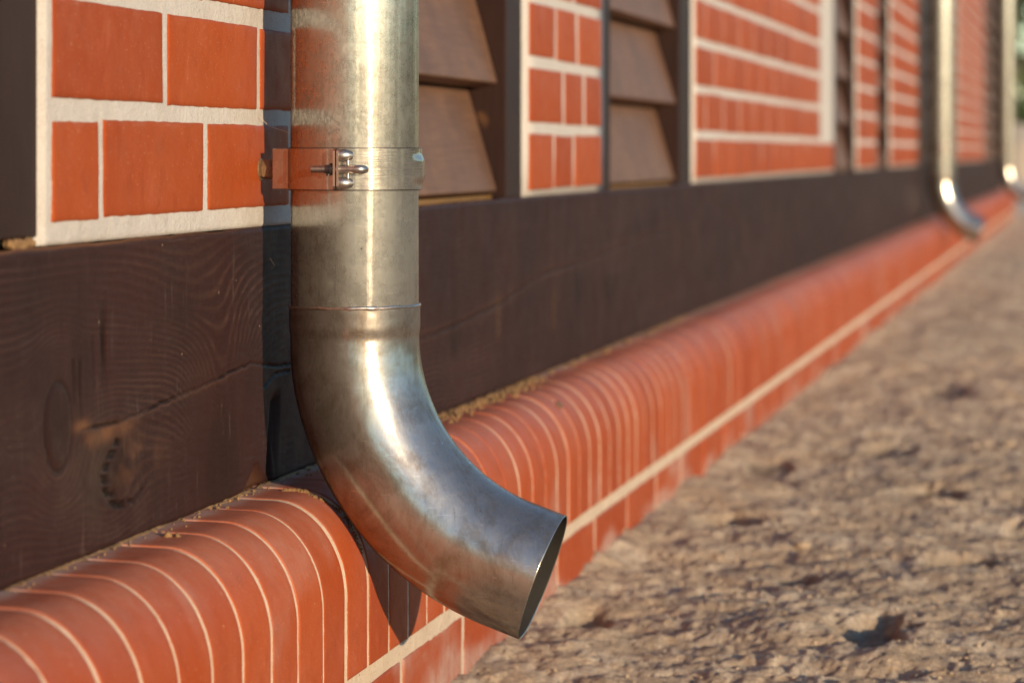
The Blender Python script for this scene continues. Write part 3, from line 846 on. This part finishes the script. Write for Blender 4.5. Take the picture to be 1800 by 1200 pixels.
# ------------------------------------------------------------------ downpipes
PX, PR = 0.0793, 0.0508
def make_downpipe():
    root = empty("downpipe", (PX, 0, 0), "nearest grey zinc downpipe with clamp, soldered seam and open elbow, sharp in the foreground", "downpipe", "downpipes along the wall")
    N = 128
    # straight pipe from the seam to the eaves
    mb = MB()
    zs = np.concatenate([np.linspace(0.3545, 0.8, 90), np.linspace(0.83, WALL_TOP + 0.02, 20)])
    ang = np.linspace(0, 2 * math.pi, N, endpoint=False)
    Z, A = np.meshgrid(zs, ang, indexing='ij')
    r = PR + 0.00025 * fbm(np.cos(A) * 1.4, np.sin(A) * 1.4, Z * 9, 2)
    mb.grid(r * np.cos(A), r * np.sin(A), Z, 0, True, flip=True, wrap=True)
    mb.build("pipe", M['pipe'], root)
    # elbow: socket, neck, 70 degree bend, short straight tail, open mouth with wall thickness
    mb = MB()
    RB = 0.190; Zs = 0.331; BEND = math.radians(70); TAIL = 0.0277
    path = []
    for z in np.linspace(0.3550, Zs, 16, endpoint=False): path.append(((0, z), 0.0))
    for a in np.linspace(0, BEND, 90): path.append(((RB * (1 - math.cos(a)), Zs - RB * math.sin(a)), a))
    ex, ez = path[-1][0]
    for s in list(np.linspace(0, TAIL, 8)[1:-1]) + [TAIL - 0.0012, TAIL - 0.0004, TAIL]: path.append(((ex + s * math.sin(BEND), ez - s * math.cos(BEND)), BEND))
    head = math.radians(0.5)      # outlet turned slightly away
    def rad(i, z, a):
        r = PR + 0.0009
        if a == 0.0:
            r += 0.0004 - 0.0011 * sstep(0.340, 0.330, z)
        elif a < 0.12:
            r += -0.0007 * (1 - a / 0.12)
        return r
    def ring(c, a, r):
        (cx, cz) = c
        e2 = np.stack([np.cos(ang) * math.cos(a), np.sin(ang), np.cos(ang) * math.sin(a)], 1)
        return np.array([cx, 0, cz]) + e2 * np.reshape(r, (-1, 1))
    R = []
    for i, (c, a) in enumerate(path):
        r = rad(i, c[1], a) + 0.00045 * fbm(np.cos(ang) * 1.2, np.sin(ang) * 1.2, np.full(N, i * 0.07), 3)
        R.append(ring(c, a, r))
    rim = path[-1]
    R.append(ring((rim[0][0] + 0.0006, rim[0][1] - 0.0002), rim[1], np.full(N, PR + 0.0003)))
    for k in range(1, 60):
        c, a = path[-k]
        R.append(ring(c, a, np.full(N, PR - 0.0003)))
    R = np.array(R)
    ch, sh = math.cos(head), math.sin(head)
    Xr = R[:, :, 0] * ch - R[:, :, 1] * sh; Yr = R[:, :, 0] * sh + R[:, :, 1] * ch
    no = len(path) + 1
    mb.grid(Xr[:no], Yr[:no], R[:no, :, 2], 0, True, flip=True, wrap=True)
    mb.grid(Xr[no - 1:no + 1], Yr[no - 1:no + 1], R[no - 1:no + 1, :, 2], 0, False, flip=True, wrap=True)
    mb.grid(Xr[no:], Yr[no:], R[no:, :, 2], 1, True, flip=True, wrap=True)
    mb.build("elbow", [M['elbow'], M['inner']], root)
    # solder bead
    mb = MB()
    rings = []
    for a in ang:
        b = 0.0011 * (1 + 0.45 * float(fbm(math.cos(a) * 9, math.sin(a) * 9, 1.0, 3))) * (1.5 if -1.45 < (a if a < math.pi else a - 2 * math.pi) < -1.0 else 1)
        zc = 0.3552 + 0.0007 * float(fbm(math.cos(a) * 5, math.sin(a) * 5, 7.0, 2)) + 0.0006 * math.sin(a * 1 + 1)
        rings.append([[math.cos(a) * (PR + 0.0009 + b * math.cos(t)), math.sin(a) * (PR + 0.0009 + b * math.cos(t)), zc + 1.1 * b * math.sin(t)] for t in np.linspace(0, 2 * math.pi, 10, endpoint=False)])
    rings = np.array(rings + [rings[0]])
    mb.grid(rings[:, :, 0], rings[:, :, 1], rings[:, :, 2], 0, True, flip=False, wrap=True)
    mb.build("solder_seam", M['solder'], root)
    # clamp band with a pressed rib on its right side
    mb = MB()
    z0, z1 = 0.4475, 0.4795
    nz = 26
    zz = np.linspace(z0, z1, nz)
    a0 = np.linspace(0, 2 * math.pi, 160, endpoint=False)
    Zb, A = np.meshgrid(zz, a0, indexing='ij')
    dA = np.abs((A - 0.12 + math.pi) % (2 * math.pi) - math.pi)
    zc = (Zb - (z0 + z1) / 2)
    rib = sstep(0.0125, 0.006, np.abs(zc)) * sstep(0.55, 0.15, dA) * 0.0020
    hd = math.radians(180)
    dB = np.abs((A - hd + math.pi) % (2 * math.pi) - math.pi)
    r = PR + 0.0029 + rib + 0.0008 * sstep(0.3, 0.0, dB)
    Xo, Yo = r * np.cos(A), r * np.sin(A)
    mb.grid(Xo, Yo, Zb, 0, True, flip=True, wrap=True)
    for zz_, fl in ((z0, False), (z1, True)):
        ri = np.stack([np.full(160, PR - 0.0005), (PR + 0.0029) + (rib[0] if zz_ == z0 else rib[-1])])
        AA = np.stack([a0, a0])
        mb.grid(ri * np.cos(AA), ri * np.sin(AA), np.full_like(AA, zz_), 0, False, wrap=True, flip=fl)
    clamp = mb.build("pipe_clamp", M['band'], root)
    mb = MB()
    for zg in (z0 - 0.0008, z1):  # thin black rings paint a shadow line along both clamp edges
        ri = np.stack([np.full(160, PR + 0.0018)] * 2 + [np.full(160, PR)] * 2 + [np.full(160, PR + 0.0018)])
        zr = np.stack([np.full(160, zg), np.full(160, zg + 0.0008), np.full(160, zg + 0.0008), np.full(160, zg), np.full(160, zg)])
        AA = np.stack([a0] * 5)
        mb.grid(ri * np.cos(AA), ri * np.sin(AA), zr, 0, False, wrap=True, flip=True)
    mb.build("shadow_ring", M['black'], clamp)
    # wall tab: plate standing off the band towards the wall
    mb = MB()
    mb.box(-0.0632, -0.0617, -0.0165, 0.012, z0, z1, 0, 0.0004)
    mb.box(-0.0010, 0.0172, 0, 0.0014, z0, z1, 0, 0.0004, Matrix.Translation((-0.0617, -0.0175, 0)) @ Matrix.Rotation(math.radians(-18), 4, 'Z'))
    mb.build("wall_tab", M['band'], clamp)
    yb = -(PR + 0.0029)
    def lug(x):
        mb = MB()
        n = 14; pts = []
        zc = (z0 + z1) / 2; hz = (z1 - z0) / 2
        prof_ = [(yb + 0.002, z0), (yb - 0.0095, z0)] 
        for k in range(9):
            t = k / 8 * math.pi / 2
            prof_.append((yb - 0.0095 - 0.003 * math.sin(t), z0 + 0.003 - 0.003 * math.cos(t)))
        for k in range(9):
            t = k / 8 * math.pi / 2
            prof_.append((yb - 0.0095 - 0.003 * math.cos(t), z1 - 0.003 + 0.003 * math.sin(t)))
        prof_.append((yb + 0.002, z1))
        m_ = len(prof_)
        v = [(x, p[0], p[1]) for p in prof_] + [(x + 0.0018, p[0], p[1]) for p in prof_]
        f = [tuple(range(m_))[::-1], tuple(range(m_, 2 * m_))]
        f += [(i, (i + 1) % m_, m_ + (i + 1) % m_, m_ + i) for i in range(m_)]
        mb.add(v, f, 0, False)
        mb.build("clamp_lug", M['band'], clamp)
    lug(-0.0020); lug(0.0008)
    zc = (z0 + z1) / 2
    by = yb - 0.0072
    for s in (-1, 1):        # hinge knuckles with domed rivets
        zz_ = zc + s * 0.0108
        mb = MB()
        mb.tube([(0.0022, by, zz_), (0.0055, by, zz_), (0.0085, by + 0.0012, zz_), (0.0115, by + 0.003, zz_)], [0.0048, 0.0050, 0.0042, 0.0030], 20)
        mb.build("hinge_knuckle", M['steel'], clamp)
        mb = MB()
        prp = [(0.0030 - 0.0, by - 0.0034 - 0.0000, zz_ )]
        rr = []
        for t in np.linspace(0, math.pi / 2, 7):
            rr.append((0.0026 * math.cos(t), 0.0020 * math.sin(t)))
        mb.tube([(0.0105, by - h + 0.001, zz_ - s * 0.0) for (q, h) in rr], [max(q, 1e-5) for (q, h) in rr], 18)
        mb.build("rivet", M['steel'], clamp)
    mb = MB()
    mb.tube([(0.0088, by + 0.0005, zc - 0.0095), (0.0088, by + 0.0005, zc + 0.0095)], 0.0012, 12)
    mb.build("hinge_pin", M['steel'], clamp)
    # eye bolt: smooth shank folded back, thread on the left
    mb = MB()
    pts = [(-0.004, by, zc)] + [(x, by, zc) for x in np.linspace(0.002, 0.0165, 6)]
    for t in np.linspace(0, math.pi * 0.55, 8)[1:]:
        pts.append((0.0165 + 0.0042 * math.sin(t), by + 0.0042 * (1 - math.cos(t)), zc))
    pts.append((pts[-1][0] - 0.0004, pts[-1][1] + 0.0035, zc))
    mb.tube(pts, 0.0033, 20)
    mb.build("bolt", M['steel'], clamp)
    mb = MB()
    pts, rd = [], []
    x = -0.0010
    while x > -0.0205:
        pts += [(x, by, zc), (x - 0.0005, by, zc)]; rd += [0.0030, 0.0022]; x -= 0.0010
    mb.tube(pts, rd, 20)
    mb.build("bolt_thread", M['steel'], clamp)
    mb = MB()
    mb.tube([(-0.0022, by, zc), (-0.0055, by, zc)], 0.0048, 6)
    mb.tube([(-0.0045, by, zc), (-0.0090, by, zc)], 0.0034, 24)
    mb.tube([(-0.0065, by, zc), (-0.0068, by - 0.0005, zc - 0.0052)], 0.0016, 12)
    mb.build("nut", M['black'], clamp)
    # wall screw: washer on the brick, faceted hex coupling
    mb = MB()
    zc2 = zc - 0.0005
    mb.tube([(-PX + 0.0012, 0, zc2), (-PX + 0.0030, 0, zc2)], [0.0092, 0.0090], 28)
    mb.tube([(-PX + 0.0030, 0, zc2), (-PX + 0.0050, 0, zc2), (-PX + 0.0105, 0, zc2), (-PX + 0.0135, 0, zc2)], [0.0072, 0.0082, 0.0082, 0.0066], 6)
    mb.tube([(-PX + 0.013, 0, zc2), (-0.0640, 0, zc2)], 0.0045, 16)
    for i in range(len(mb.smooth)): mb.smooth[i] = False
    mb.build("wall_screw", M['rust'], clamp)
    return root

def copy_tree(o, parent=None):
    c = o.copy(); C.objects.link(c)
    if parent is not None: c.parent = parent
    for ch in list(o.children): copy_tree(ch, c)
    return c
dp = make_downpipe()
d2 = copy_tree(dp); d2.location = (PX, 9.95, 0.030)
d2["label"] = "second downpipe along the wall, blurred and pale gold, its elbow over the coping"
d3 = copy_tree(dp); d3.location = (PX, 19.4, 0.035)
d3["label"] = "farthest downpipe at the end of the building, strongly blurred, at the right edge"

# ------------------------------------------------------------------ crumbs and small stuff
def blob(mb, c, r, n=7, seed=0.0, mat=0, sq=(1, 1, 1)):
    th = np.linspace(0, math.pi, n); phn = np.linspace(0, 2 * math.pi, n + 2, endpoint=False)
    Tm, Pm = np.meshgrid(th, phn, indexing='ij')
    dx, dy, dz = np.sin(Tm) * np.cos(Pm), np.sin(Tm) * np.sin(Pm), np.cos(Tm)
    rr = r * (1 + 0.45 * fbm(dx * 1.7 + seed, dy * 1.7, dz * 1.7 + seed, 2))
    mb.grid(c[0] + rr * dx * sq[0], c[1] + rr * dy * sq[1], c[2] + rr * dz * sq[2], mat, True, flip=False, wrap=True)

mb = MB()
# continuous ragged seam of mortar under the beam
ys = np.concatenate([np.arange(-0.75, 1.6, 0.002), np.arange(1.6, 6.0, 0.01), np.arange(6.0, BY1, 0.1)])
m = 8
T = np.linspace(0, 1, m)
Y = np.repeat(ys[:, None], m, 1); Tt = np.repeat(T[None, :], len(ys), 0)
wd = 0.0022 + 0.002 * fbm(Y * 18, 0, 1.0, 3) + 0.002 * fbm(Y * 90, 0, 2.0, 2)
wd = np.maximum(wd, 0.0006)
hh = 0.0022 + 0.0014 * fbm(Y * 25, 3.0, 1.0, 3) + 0.0012 * fbm(Y * 120, Tt * 3, 2.0, 2)
Xg = -0.004 + (wd + 0.004) * Tt + 0.0006 * fbm(Y * 200, Tt * 4, 1.0, 2)
Zg = CT - 0.0012 + (hh + 0.001) * np.sqrt(np.clip(1 - Tt ** 2, 0, 1))
mb.grid(Xg, Y, Zg, 0, True, flip=True)
for k in range(260):
    y = rng.uniform(-0.7, 2.6)
    x = abs(rng.normal(0, 0.006)) + 0.002
    r = rng.uniform(0.0005, 0.0015) * (1 + (y > 0.6) * 0.6)
    blob(mb, (x, y, CT - SL * x + r * 0.3 + 0.0006), r, 5, rng.random() * 50)
for k in range(420):         # the wider scatter behind the elbow
    y = rng.uniform(0.62, 1.25); x = abs(rng.normal(0, 0.013)) + 0.002
    if x > 0.032: continue
    r = rng.uniform(0.0006, 0.0026)
    blob(mb, (x, y, CT - SL * x + r * 0.3 + 0.0006), r, 6, rng.random() * 50)
o = mb.build("mortar_crumbs", M['debris'])
tag(o, "crumbs and ragged seam of yellow-brown mortar along the foot of the dark beam", None, None, "stuff")

mb = MB()
for k in range(60):
    y = rng.uniform(-0.58, -0.532)
    blob(mb, (rng.uniform(-0.010, -0.003), y, float(beam_top(y)) + rng.uniform(0.0005, 0.004)), rng.uniform(0.0015, 0.0032), 6, rng.random() * 50)
o = mb.build("sawdust_crumbs", M['debris'])
tag(o, "ochre crumbs packed in the gap under the left post on top of the beam", None, None, "stuff")

def on_coping(s, y, off=0.0):
    """s in 0..1 along the coping profile"""
    P = prof(20, 40, 20, 0.0)
    i = min(int(s * (len(P) - 1)), len(P) - 1)
    p = P[i]
    return np.array([p[0] + p[2] * off, y, p[1] + p[3] * off])
mb = MB()
for k in range(46):
    s = 0.20 + 0.42 * k / 45
    y = 0.004 + 0.004 * math.sin(k * 0.25) - 0.012 * (1 - k / 45)
    big = 1.0 if s < 0.38 else 0.55
    for q in range(2):
        p = on_coping(s + rng.uniform(-0.01, 0.01), y + rng.normal(0, 0.0018) * big, 0.0006)
        blob(mb, p, rng.uniform(0.0014, 0.0032) * big, 6, rng.random() * 50, sq=(1, 1.2, 0.7))
o = mb.build("mortar_smear", M['debris'])
tag(o, "lumpy smear of dried yellow mortar on the coping beside the elbow", "mortar lump")

for k, (s, y, r, lab) in enumerate(((0.17, -0.318, 0.0030, "pair of pale grit crumbs on the coping, far left of the elbow"), (0.46, 1.06, 0.0042, "small dark pebble lying on the coping beyond the elbow"))):
    mb = MB()
    p = on_coping(s, y, 0.0014)
    blob(mb, p, r, 9, 3.0 + k)
    if k == 0: blob(mb, p + np.array([0.006, 0.004, -0.0003]), r * 0.8, 9, 8.0)
    o = mb.build("crumb" if k == 0 else "pebble", M['debris'] if k == 0 else M['bark'])
    tag(o, lab, "crumb" if k == 0 else "pebble")

def strand(name, pts, r, lab, cat):
    mb = MB(); mb.tube([Vector(p) for p in pts], r, 6)
    tag(mb.build(name, M['thread'], None), lab, cat)
strand("straw", [(0.0015, -0.006, 0.506), (0.006, 0.012, 0.4975), (0.022, 0.018, 0.492), (0.036, -0.002, 0.489)], 0.00018, "thin stray straw strand stretched from the brick to the pipe above the clamp", "straw")
strand("straw", [(0.0025, 0.028, 0.391), (0.0045, 0.031, 0.387), (0.0040, 0.036, 0.3845), (0.0030, 0.033, 0.3835)], 0.00035, "curled straw scrap stuck on the shaded beam beside the pipe", "straw")

# ------------------------------------------------------------------ stones on the ground
for k in range(10):
    y = rng.uniform(0.5, 5.0); x = rng.uniform(0.12, 0.58)
    r = rng.uniform(0.003, 0.008)
    mb = MB()
    hgt, _ = GH(np.array([x]), np.array([y]))
    blob(mb, (0, 0, 0), r, 9, rng.random() * 50, sq=(1.3, 1.1, 0.7))
    if k == 0: stones = []
    o = mb.build("pebble", M['ground'])
    o.location = (x, y, float(hgt[0]) + r * 0.35)
    tag(o, "small pale pebble lying loose on the rough concrete ground", "pebble", "pebbles scattered on the concrete ground")

mb = MB()
n = 1100
gx = rng.uniform(0.10, 0.62, n); gy = 0.3 + 5.5 * rng.random(n) ** 1.3
gh, _ = GH(gx, gy)
for k in range(n):
    r = rng.uniform(0.0006, 0.0022) * (1 + 0.10 * gy[k])
    blob(mb, (gx[k], gy[k], gh[k] + r * 0.25), r, 5, rng.random() * 50, sq=(1.2, 1.2, 0.7))
o = mb.build("grit", M['ground'])
tag(o, "fine loose grit strewn over the rough concrete ground", None, None, "stuff")

# ------------------------------------------------------------------ beyond the building
def leaf_cloud(mb, c, rad, n, size, mat=0, hollow=0.35):
    lobes = [(np.array([rng.normal(0, 0.45), rng.normal(0, 0.45), rng.normal(0, 0.4)]) * rad, rng.uniform(0.35, 0.6)) for _ in range(9)]
    V = []; Fc = []
    for i in range(n):
        lc, lr = lobes[rng.integers(len(lobes))]
        d = rng.normal(0, 1, 3); d /= np.linalg.norm(d)
        p = np.array(c) + lc + d * np.array(rad) * lr * rng.uniform(hollow, 1.0)
        u = rng.normal(0, 1, 3); u /= np.linalg.norm(u)
        v2 = np.cross(u, rng.normal(0, 1, 3)); v2 /= np.linalg.norm(v2)
        s = size * rng.uniform(0.6, 1.3)
        if p[2] < 0.05: continue
        b = len(V)
        V += [p - u * s, p + v2 * s * 0.45, p + u * s, p - v2 * s * 0.45]
        Fc.append((b, b + 1, b + 2, b + 3))
    mb.add(V, Fc, mat, False)

def tree(name, x, y, h, cr, n, size, label, cat):
    t = empty(name, (x, y, 0), label, cat)
    mb = MB()
    mb.tube([(0, 0, -0.05), (0.05, 0.02, h * 0.3), (-0.04, 0.05, h * 0.6), (0.05, 0, h * 0.85)], [h * 0.022, h * 0.017, h * 0.011, h * 0.004], 10)
    for k in range(9):
        a = k * 2.4; zb = h * (0.25 + 0.06 * k)
        L = cr * 0.7
        mb.tube([(0, 0, zb), (math.cos(a) * L * 0.5, math.sin(a) * L * 0.5, zb + L * 0.35), (math.cos(a) * L, math.sin(a) * L, zb + L * 0.5)], [h * 0.008, h * 0.005, h * 0.002], 6)
    mb.build("trunk", M['bark'], t)
    mb = MB()
    leaf_cloud(mb, (0, 0, h * 0.62), np.array([cr, cr, h * 0.38]), n, size)
    mb.build("crown", M['leaf'], t)
    return t
def bush(x, y, r, h, n, size, label):
    t = empty("bush", (x, y, 0), label, "bush")
    mb = MB(); leaf_cloud(mb, (0, 0, h * 0.5), np.array([r, r, h * 0.5]), n, size)
    mb.build("foliage", M['leaf'], t)
    mb = MB()
    for k in range(6):
        a = k * 1.1
        mb.tube([(0, 0, -0.03), (math.cos(a) * r * 0.4, math.sin(a) * r * 0.4, h * 0.5)], [0.03, 0.012], 6)
    mb.build("stem", M['bark'], t)
tree("tree", -1.6, 64, 7.0, 2.6, 2600, 0.16, "tall loose green tree far beyond the end of the building", "tree")
tree("tree", 2.4, 80, 8.0, 3.0, 2600, 0.18, "paler tree farthest away, behind the tall loose tree", "tree")
bush(-0.4, 47, 1.5, 1.75, 4200, 0.09, "dark green bush between the far trees and the pale earth heap")
mb = MB()
th = np.linspace(0, 2 * math.pi, 40, endpoint=False); rr = np.linspace(0, 1, 14)
Rm, Am = np.meshgrid(rr, th, indexing='ij')
Zm = 0.85 * (1 - Rm ** 1.6) * (1 + 0.12 * fbm(Rm * np.cos(Am) * 4, Rm * np.sin(Am) * 4, 1.0, 3)) - 0.02
mb.grid(2.2 * Rm * np.cos(Am), 2.0 * Rm * np.sin(Am), Zm, 0, True, wrap=True)
o = mb.build("earth_heap", M['fence']); o.location = (-0.6, 38, 0)
tag(o, "low pale sandy heap beyond the far end of the building", "earth heap")

# woods around the yard: seen in the photo only as the dark reflections in the zinc
mb = MB()
for k in range(70):
    a = math.radians(rng.uniform(-35, 175))
    D = rng.uniform(70, 100)
    c = np.array([math.sin(a) * D, -math.cos(a) * D, 0])
    leaf_cloud(mb, c + np.array([0, 0, 2.5]), np.array([7, 7, rng.uniform(3, 5.0)]), 130, 1.1)
o = mb.build("woodland", M['leaf'])
tag(o, "distant belt of low woodland around the yard", None, None, "stuff")
